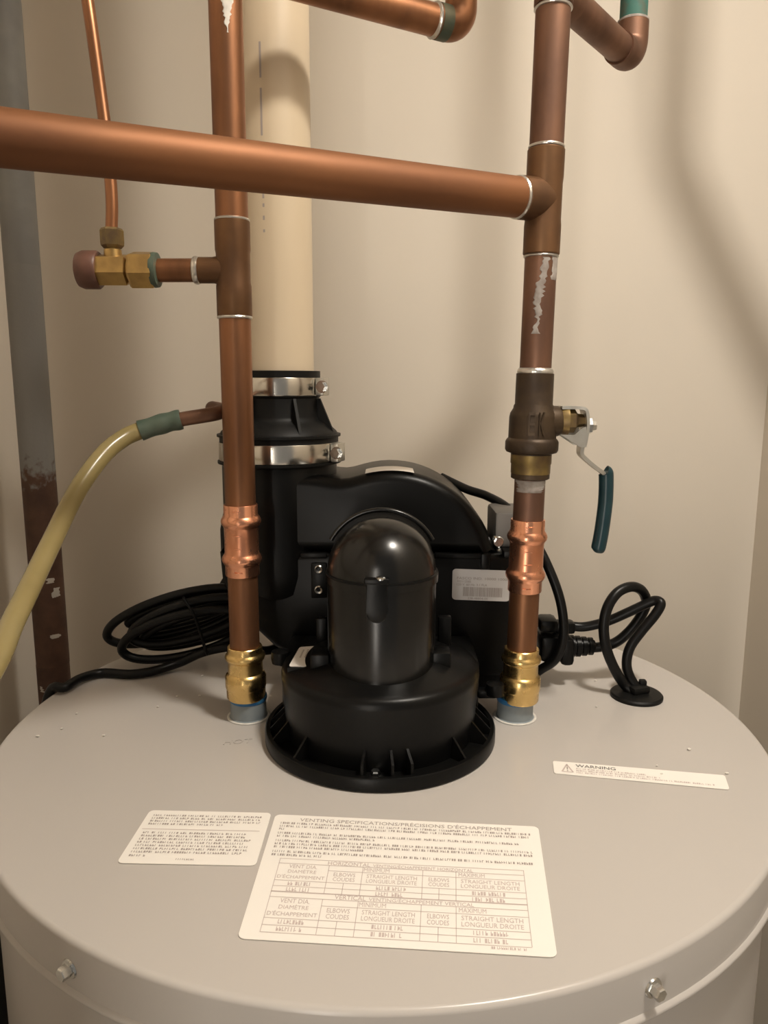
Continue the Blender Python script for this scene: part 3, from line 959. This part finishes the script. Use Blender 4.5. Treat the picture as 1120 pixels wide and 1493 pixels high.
cyl_patch(bm, axR(488), rd, PR, 0, (axR(378)-axR(488)).length, lambda t: -0.55 + 0.35*t + 0.15*math.sin(9*t), lambda t: -0.10 + 0.55*t*t, 0.13, 36, 10)
cyl_patch(bm, axR(410), rd, PR, 0, (axR(376)-axR(410)).length, 0.55, 1.35, 0.12, 14, 10)
obj('flux_residue', bm, 'flux', RT, recalc=False)
ring(axR, 374, 0.0116, RT, 3)
# tee
TC = axR(292)
BARL = CAM + ray(0, 200.5)*0.352
BARR = TC.copy()
bd_ = (BARL - BARR).normalized()
TEER = 0.0128
bm = B()
seg(bm, axR, 372, 218, [(0.0122, 0), (TEER, 0.01), (TEER, 0.28), (TEER-0.0004, 0.34), (TEER-0.0004, 0.68), (TEER, 0.74), (TEER, 0.99), (0.0122, 1)])
lathe(bm, TC, bd_, [(0.0125, 0.0), (0.0142, 0.010), (0.0142, 0.0225), (0.0136, 0.0232)], 40)
obj('tee', bm, 'copper_tee', RT)
ring(axR, 215, 0.0117, RT, 3.5)
bm = B()
lathe(bm, TC + bd_*0.0222, bd_, [(0.0126, 0), (0.0138, 0.0006), (0.0142, 0.0016), (0.0138, 0.0028), (0.0126, 0.0032)], 40)
obj('solder_ring', bm, 'solder', RT)
bm = B()
lathe(bm, TC + bd_*0.015, bd_, [(0.0132, 0), (0.0132, (BARL-TC).length + 0.27)], 48)
obj('branch_pipe', bm, 'copper_bar', RT, label='long horizontal copper branch pipe')
pipe(axR, 220, 8, PR + 0.0004, 'copper_dark', RT)
ring(axR, 13, 0.0120, RT, 3.5)
ER = V((0.199, 0.1045, 0.5135))                # elbow near the wall
TT = V((axR(-16).x, 0.0, axR(-16).z))
bm = B()
A_ = axR(9)
lathe(bm, A_, rd, [(0.0123, 0), (0.0130, 0.0008), (0.0130, 0.045), (0.0124, 0.046)], 40)
dd_ = (ER - TT).normalized()
lathe(bm, TT, dd_, [(0.0125, 0), (0.0130, 0.012), (0.0130, 0.024), (0.0122, 0.0245)], 36)
obj('upper_tee', bm, 'copper_dark', RT)
bm = B()
lathe(bm, A_ + rd*0.04, rd, [(PR, 0), (PR, ZC - A_.z - 0.04)], 36)
obj('pipe', bm, 'copper_dark', RT)
bm = B()
lathe(bm, TT + dd_*0.02, dd_, [(PR-0.0004, 0), (PR-0.0004, (ER-TT).length - 0.034)], 36)
obj('offset_pipe', bm, 'copper_dark', RT)
def elbow(P, din, dout, R, r, name, m, parent):
    """90 degree sweep fitting at corner P"""
    A0 = P - din*R
    c = A0 + dout*R
    pts = [c - dout*R*math.cos(t) + din*R*math.sin(t) for t in [PI/2*k/10 for k in range(11)]]
    pts = [P - din*(R+0.012)] + pts + [P + dout*(R+0.012)]
    bm = B()
    tube(bm, pts, r, 32, smooth=False)
    return obj(name, bm, m, parent)
elbow(ER, dd_, V((0, 0, 1)), 0.014, 0.0122, 'elbow', 'copper_dark', RT)
bm = B()
lathe(bm, ER + V((0, 0, 0.0255)), (0, 0, 1), [(0.0108, 0), (0.0121, 0.0008), (0.0121, 0.0022), (0.0108, 0.003)], 32)
obj('solder_ring', bm, 'flux', RT)
bm = B()
lathe(bm, ER + V((0, 0, 0.020)), (0, 0, 1), [(PR-0.0006, 0), (PR-0.0006, 0.30)], 32)
obj('pipe', bm, 'verdigris', RT, label='pipe with green verdigris')
bm = B()
lathe(bm, ER + V((0, 0, 0.31)), (0, 0, 1), [(PR-0.0006, 0), (PR-0.0006, ZC - ER.z - 0.31)], 32)
obj('pipe', bm, 'copper_dark', RT)

# ------------------------------------------------------------------ left-hand riser
def axL(py):
    return onY(328.5 + 0.0303*py, py, 0.0)
LT = thing('copper_riser', 'copper water pipe with a capped brass needle valve on a short side stub', 'water pipe', (XLp, 0, 0.01))
ld = (axL(0) - axL(1000)).normalized()
brass_adapter(axL, 941, 1016, LT)
pipe(axL, 942, 836, PR, 'copper', LT)
press_coupling(axL, 735, 838, LT)
pipe(axL, 738, 462, PR, 'copper', LT)
ring(axL, 463, 0.0117, LT, 3.5)
TL_ = axL(394)
sd = V((-1, 0, -0.004)).normalized()
bm = B()
seg(bm, axL, 462, 322, [(0.0119, 0), (0.0124, 0.01), (0.0124, 0.32), (0.0119, 0.36), (0.0119, 0.66), (0.0124, 0.70), (0.0124, 0.99), (0.0118, 1)])
lathe(bm, TL_, sd, [(0.0098, 0), (0.0098, 0.010), (0.0090, 0.014), (0.0090, 0.024), (0.0084, 0.0245)], 32)
obj('tee', bm, 'copper_tee', LT)
ring(axL, 321, 0.0116, LT, 3)
bm = B()
lathe(bm, TL_ + sd*0.0235, sd, [(0.0080, 0), (0.0094, 0.0008), (0.0098, 0.0025), (0.0092, 0.0042), (0.0080, 0.005)], 32)
obj('solder_ring', bm, 'solder', LT)
bm = B()
lathe(bm, TL_ + sd*0.015, sd, [(0.0081, 0), (0.0081, 0.045)], 32)
obj('side_stub', bm, 'copper', LT)
pipe(axL, 324, -110, PR, 'copper', LT)
bm = B()
lathe(bm, axL(-105), ld, [(0.0128, 0), (0.0128, 0.05)], 36)
lathe(bm, axL(-105) + ld*0.045, ld, [(PR, 0), (PR, ZC - axL(-105).z - 0.046)], 36)
obj('pipe', bm, 'copper', LT)
bm = B()
cyl_patch(bm, axL(58), ld, PR, 0, (axL(-14)-axL(58)).length, lambda t: 0.22 - 0.42*t, lambda t: 0.30 + 0.50*t, 0.07, 24, 10)
obj('flux_residue', bm, 'flux_white', LT, recalc=False)

# brass needle valve on the stub
NV = thing('needle_valve', 'small brass compression valve with a brown cap beside the copper pipe', 'valve', onY(170, 394, 0.0))
xs = lambda px: onY(px, 394, 0.0).x
zc = TL_.z
bm = B()
lathe(bm, (xs(232), 0, zc), (-1, 0, 0), [(0.0090, 0), (0.0118, 0.0006), (0.0122, 0.0030), (0.0118, 0.0046)], 24)
obj('ferrule', bm, 'tape', NV, label='green corroded ferrule')
bm = B()
lathe(bm, (xs(226), 0, zc), (-1, 0, 0), [(0.0120, 0), (0.0132, 0.0008), (0.0132, 0.0155), (0.0120, 0.0170)], 6, a0=0.25)
obj('compression_nut', bm, 'brass_old', NV, angle=25)
bm = B()
lathe(bm, (xs(196), 0, zc), (-1, 0, 0), [(0.0074, 0), (0.0080, 0.005)], 24)
lathe(bm, (xs(188), 0, zc), (-1, 0, 0), [(0.0088, 0), (0.0112, 0.0010), (0.0112, 0.0215), (0.0100, 0.0225)], 6, a0=0.25)
lathe(bm, (xs(166), 0, zc + 0.006), (0, 0, 1), [(0.0064, 0), (0.0060, 0.0075), (0.0045, 0.009), (0.0045, 0.014)], 24)
obj('valve_body', bm, 'brass_old', NV, angle=25)
bm = B()
lathe(bm, (xs(166), 0, zc + 0.0145), (0, 0, 1), [(0.0060, 0), (0.0078, 0.0020), (0.0080, 0.0040), (0.0080, 0.0120), (0.0070, 0.0135), (0.0035, 0.014)], 6, a0=0.3)
obj('tube_nut', bm, 'bronze_green', NV, angle=25)
bm = B()
lathe(bm, (xs(146), 0, zc), (-1, 0, 0), [(0.0120, 0), (0.0132, 0.0015), (0.0132, 0.0110), (0.0118, 0.0145), (0.0070, 0.0165), (0.001, 0.017)], 32)
obj('cap', bm, 'cap', NV, label='brown plastic cap')
# thin copper tube out of the valve
bm = B()
x0 = xs(166)
tube(bm, [V((x0, 0, zc+0.027)), onY(163, 290, 0.001), onY(157, 215, 0.003), onY(146, 130, 0.006), onY(135, 50, 0.008), onY(125, -20, 0.010), onY(112, -120, 0.012), onY(105, -260, 0.014)], 0.0042, 20)
o = obj('copper_tube', bm, 'copper')
tag(o, 'thin bent copper tube rising out of the small brass valve', 'tube')

# pipe with an elbow crossing behind the risers at the top
EM = V((0.0605, 0.0900, 0.5300))
AM = onY(300, -58, 0.0)
AM = V((-0.112, -0.002, EM.z + 0.002))
em = (EM - AM).normalized()
OP = thing('copper_offset_pipe', 'level copper pipe turning up at an elbow above the black blower', 'water pipe', AM)
bm = B()
lathe(bm, AM + em*0.024, em, [(PR, 0), (PR, (EM-AM).length - 0.048)], 36)
obj('pipe', bm, 'copper', OP)
elbow(EM, em, V((0, 0, 1)), 0.013, 0.0124, 'elbow', 'copper', OP)
bm = B()
lathe(bm, EM - em*0.0262, em, [(0.0108, 0), (0.0124, 0.0008), (0.0130, 0.0020), (0.0124, 0.0032), (0.011, 0.004)], 36)
obj('solder_ring', bm, 'solder', OP)
bm = B()
lathe(bm, EM - em*0.0225, em, [(0.0118, 0), (0.01265, 0.0004), (0.01265, 0.0095), (0.0118, 0.0100)], 36)
obj('patina_band', bm, 'patina', OP)
bm = B()
lathe(bm, EM + V((0, 0, 0.02)), (0, 0, 1), [(PR, 0), (PR, ZC - EM.z - 0.02)], 36)
obj('pipe', bm, 'copper', OP)

# pipe that drops from the ceiling and turns into the right-hand wall, above the picture
bm = B()
W0, W1, W2 = V((0.326, YW, 0.64)), V((0.329, YW, 0.505)), V((0.437, YW, 0.31))
o0, o1, o2 = [LAMP.lerp(w_, 0.66) for w_ in (W0, W1, W2)]
du, dv = (o0 - o1).normalized(), (o2 - o1).normalized()
pw = o2 + dv*((XR - o2.x)/dv.x)
tube(bm, [o1 + du*((ZC - o1.z)/du.z), o0, o1 + du*0.022, o1 + du*0.009 + dv*0.002, o1 + dv*0.009 + du*0.002, o1 + dv*0.022, o2, pw], 0.0155, 28, smooth=False)
o = obj('overhead_pipe', bm, 'copper_dark')
tag(o, 'brown copper pipe bending from the ceiling into the side wall', 'water pipe')

# ------------------------------------------------------------------ condensate hose
HS = thing('drain_hose', 'yellowed clear vinyl hose taped to a thin copper stub', 'hose', V((-0.27, -0.33, ZF)))
bm = B()
tube(bm, [V((-0.120, 0.085, zN(606)+0.002)), V((-0.132, 0.040, 0.2375)), onY(318, 602, 0.018), onY(262, 612, 0.012), onY(215, 624, 0.008)], 0.0054, 20)
obj('copper_stub', bm, 'copper_dark', HS, label='thin copper stub')
bm = B()
lathe(bm, onY(327, 600, 0.020), V((1, 0.25, 0.16)), [(0.0078, 0), (0.0078, 0.008)], 6)
obj('stub_nut', bm, 'copper_dark', HS, angle=25)
bm = B()
tube(bm, [onY(206, 627, 0.006), onY(180, 639, -0.002), onY(150, 664, -0.017), onY(112, 717, -0.044), onY(72, 797, -0.086), onY(22, 900, -0.150), onY(-40, 1020, -0.215), V((-0.235, -0.31, 0.02)), V((-0.265, -0.335, -0.15)), V((-0.27, -0.33, -0.6)), V((-0.27, -0.33, ZF+0.01))], 0.0064, 24, sub=12)
obj('vinyl_tube', bm, 'hose', HS)
bm = B()
tube(bm, [onY(264, 611.5, 0.0122), onY(240, 617, 0.010), onY(204, 628, 0.0055)], lambda t: 0.0074 + 0.0003*math.sin(t*14), 24, sub=8)
obj('tape_wrap', bm, 'tape', HS, label='dark green tape wrap')

# ------------------------------------------------------------------ power cord, bundled on the tank top
PC = thing('power_cord', 'black power cord folded into a tied bundle on the tank top', 'cord', onZ(240, 985))
def loop_pts(cx, cy, a, b, tilt, y0, yamp, t0, t1, n, flat=1.0):
    out = []
    ct, st = math.cos(tilt), math.sin(tilt)
    for k in range(n):
        t = t0 + (t1 - t0)*k/(n-1)
        u, v = a*math.cos(t), b*math.sin(t)
        out.append(onY(cx + u*ct - v*st, cy + u*st + v*ct, y0 + yamp*math.sin(t + 0.6)))
    return out
D2 = PI/180
CR = 0.0041
pts = [V((-0.085, 0.165, 0.10)), onY(345, 834, 0.145), onY(322, 860, 0.135), onY(305, 885, 0.130)]
seq = list(pts)
for cx_, cy_, a_, b_, tl, yy in ((258, 898, 106, 30, -.28, .112), (280, 890, 88, 18, -.28, .126), (276, 905, 88, 26, -.27, .104), (282, 902, 84, 13, -.28, .118), (270, 925, 95, 30, -.24, .100), (286, 915, 80, 20, -.25, .112), (274, 884, 90, 12, -.27, .118)):
    seq += loop_pts(cx_, cy_, a_, b_, tl, yy, 0.007, -15*D2, -345*D2, 11)
bm = B()
tube(bm, seq, CR, 12, sub=6)
obj('cord_bundle', bm, 'cable', PC)
bm = B()
zr = CR
tail = [V((-0.086, 0.135, 0.018)), onZ(392, 948, 0.016), onY(345, 943, 0.098), onY(300, 950, 0.096), onZ(262, 966, zr+0.004), onZ(225, 978, zr+0.001), onZ(190, 983, zr), onZ(150, 981, zr), onZ(118, 989, zr+0.001), onZ(95, 1002, zr+0.0015)]
e = tail[-1]
er = V((e.x, e.y, 0)).normalized()
tail += [er*(TR+0.001) + V((0, 0, 0.003)), er*(TR+0.0068) + V((-0.001, -0.002, -0.022)), er*(TR+0.0065) + V((0, 0, -0.08)), er*(TR+0.008) + V((0, 0, -0.35))]
tube(bm, tail, CR, 12, sub=8)
obj('cord_tail', bm, 'cable', PC)
bm = B()
tie = [onY(268, 873, 0.086), onY(282, 895, 0.083), onY(292, 922, 0.082), onY(299, 945, 0.085), onY(302, 954, 0.098), onY(295, 935, 0.142), onY(280, 890, 0.146), onY(269, 872, 0.120), onY(268, 873, 0.086)]
tube(bm, tie, 0.0013, 8, sub=6)
obj('cable_tie', bm, 'plastic', PC)

# ------------------------------------------------------------------ blower leads on the right
CB = 0.0040
bm = B()
tube(bm, [V((0.055, 0.150, 0.170)), onY(680, 713, 0.135), onY(712, 724, 0.120), onY(745, 745, 0.095), onY(780, 790, 0.070), onY(803, 835, 0.058), onY(818, 880, 0.052), onY(822, 925, 0.050), onY(812, 958, 0.052), onY(792, 974, 0.058), onY(765, 985, 0.066), V((0.108, 0.075, 0.022))], CB, 16)
obj('lead_cable', bm, 'cable', BL)
PG = thing('cable_plugs', 'pair of black plug connectors with leads looping into the rubber grommet', 'plug', onZ(820, 985))
y0 = 0.072
bm = B()
def bpx(x0, y0_, x1, y1_, yc, dep, bev=0.0018):
    a, b = onY(x0, y1_, yc), onY(x1, y0_, yc)
    box(bm, (a + b)/2 + V((0, 0, 0)), (b.x - a.x, dep, b.z - a.z), None, bev)
bpx(783, 899, 812, 918, y0, 0.022, 0.004)
bpx(808, 905, 838, 922, y0, 0.014, 0.003)
obj('upper_plug', bm, 'plastic', PG)
bm = B()
bpx(783, 921, 815, 958, y0, 0.030, 0.004)
bpx(812, 924, 833, 962, y0, 0.034, 0.004)
pa, pb = onY(830, 942, y0), onY(867, 942, y0)
ln = pb.x - pa.x
prs = []
for k in range(4):
    t = k/4
    rr = 0.0098 - 0.0012*k*0.6
    prs += [(rr, (t)*ln), (rr, (t+0.16)*ln), (rr-0.0022, (t+0.17)*ln), (rr-0.0022, (t+0.24)*ln)]
lathe(bm, pa, (1, 0, 0), prs, 20)
obj('lower_plug', bm, 'plastic', PG)
k_ = 0.3929
cc = lambda x, y: (680 + x*k_, 720 + y*k_)
g1, g2 = GC + V((0.003, 0.002, 0.003)), GC + V((-0.003, 0.000, 0.003))
bm = B()
A_ = [(380, 490, y0), (440, 493, y0-.002), (520, 474, y0-.006), (600, 440, y0-.010), (660, 412, y0-.012), (700, 396, y0-.014), (722, 408, y0-.018), (700, 450, y0-.020), (650, 510, y0-.022), (608, 570, y0-.024), (595, 630, y0-.025), (608, 680, y0-.026)]
tube(bm, [onY(*cc(x, y), yy) for x, y, yy in A_] + [g1], 0.0041, 16)
obj('upper_lead', bm, 'cable', PG)
bm = B()
A_ = [(455, 572, y0), (510, 566, y0-.002), (560, 548, y0-.003), (610, 505, y0-.005), (650, 450, y0-.004), (668, 400, y0-.003), (650, 358, y0-.008), (610, 345, y0-.016), (560, 368, y0-.022), (523, 425, y0-.027), (510, 500, y0-.030), (522, 580, y0-.031), (553, 655, y0-.030), (585, 705, y0-.028)]
tube(bm, [onY(*cc(x, y), yy) for x, y, yy in A_] + [g2], 0.0043, 16)
obj('lower_lead', bm, 'cable', PG)

# ------------------------------------------------------------------ steel pole in the corner, box on the side wall
p0, p1 = onY(45.5, 560, 0.20), onY(76.5, 960, 0.20)
pd = (p0 - p1).normalized()
top = p0 + pd*((ZC - p0.z)/pd.z)
bot = p0 + pd*((ZF - p0.z)/pd.z)
PO = thing('steel_pole', 'grey painted steel pipe standing in the corner, bare and rusty lower down', 'pipe', bot)
zs = onY(56, 690, 0.20)
bm = B()
b_lo, b_hi = zs - pd*0.20, zs + pd*0.20
lathe(bm, b_lo, pd, [(0.0163, 0), (0.0163, 0.40)], 40)
obj('weathered_length', bm, 'pole', PO)
bm = B()
lathe(bm, b_hi, pd, [(0.0163, 0), (0.0163, (top - b_hi).length)], 40)
obj('painted_length', bm, 'pole_grey', PO)
bm = B()
lathe(bm, bot, pd, [(0.0163, 0), (0.0163, (b_lo - bot).length)], 40)
M['rust'] = mat('bare_rusty_steel', (0.050, 0.022, 0.012), 0.65, c2=(0.085, 0.040, 0.022), nscale=40, bump=0.3, bscale=250)
obj('rusty_length', bm, 'rust', PO)
bm = B()
for px, py, h_, a_ in ((78, 860, .006, .30), (72, 842, .003, .22), (80, 922, .0025, .3), (60, 997, .003, .15)):
    o_ = onY(45.5 + (py-560)*0.0775, py, 0.20)
    ac = math.asin(max(-.9, min(.9, (onY(px, py, 0.185).x - o_.x)/0.0163)))
    cyl_patch(bm, o_, pd, 0.0163, -h_, h_, ac - a_, ac + a_, 0.12, 6, 5)
obj('paint_chips', bm, 'chip', PO, recalc=False, kind='stuff')

JB = thing('wall_box', 'black box low on the side wall behind the tank', 'box', (XL, 0.05, -0.50))
bm = B()
box(bm, (XL + 0.055, 0.06, -0.42), (0.11, 0.22, 0.18), None, 0.006)
obj('box_body', bm, 'bluebox', JB)
bm = B()
box(bm, (XL + 0.055, 0.06, -0.325), (0.114, 0.224, 0.012), None, 0.003)
obj('box_lid', bm, 'plastic', JB)

for o in scn.objects:
    if '_w' in o:
        del o['_w']
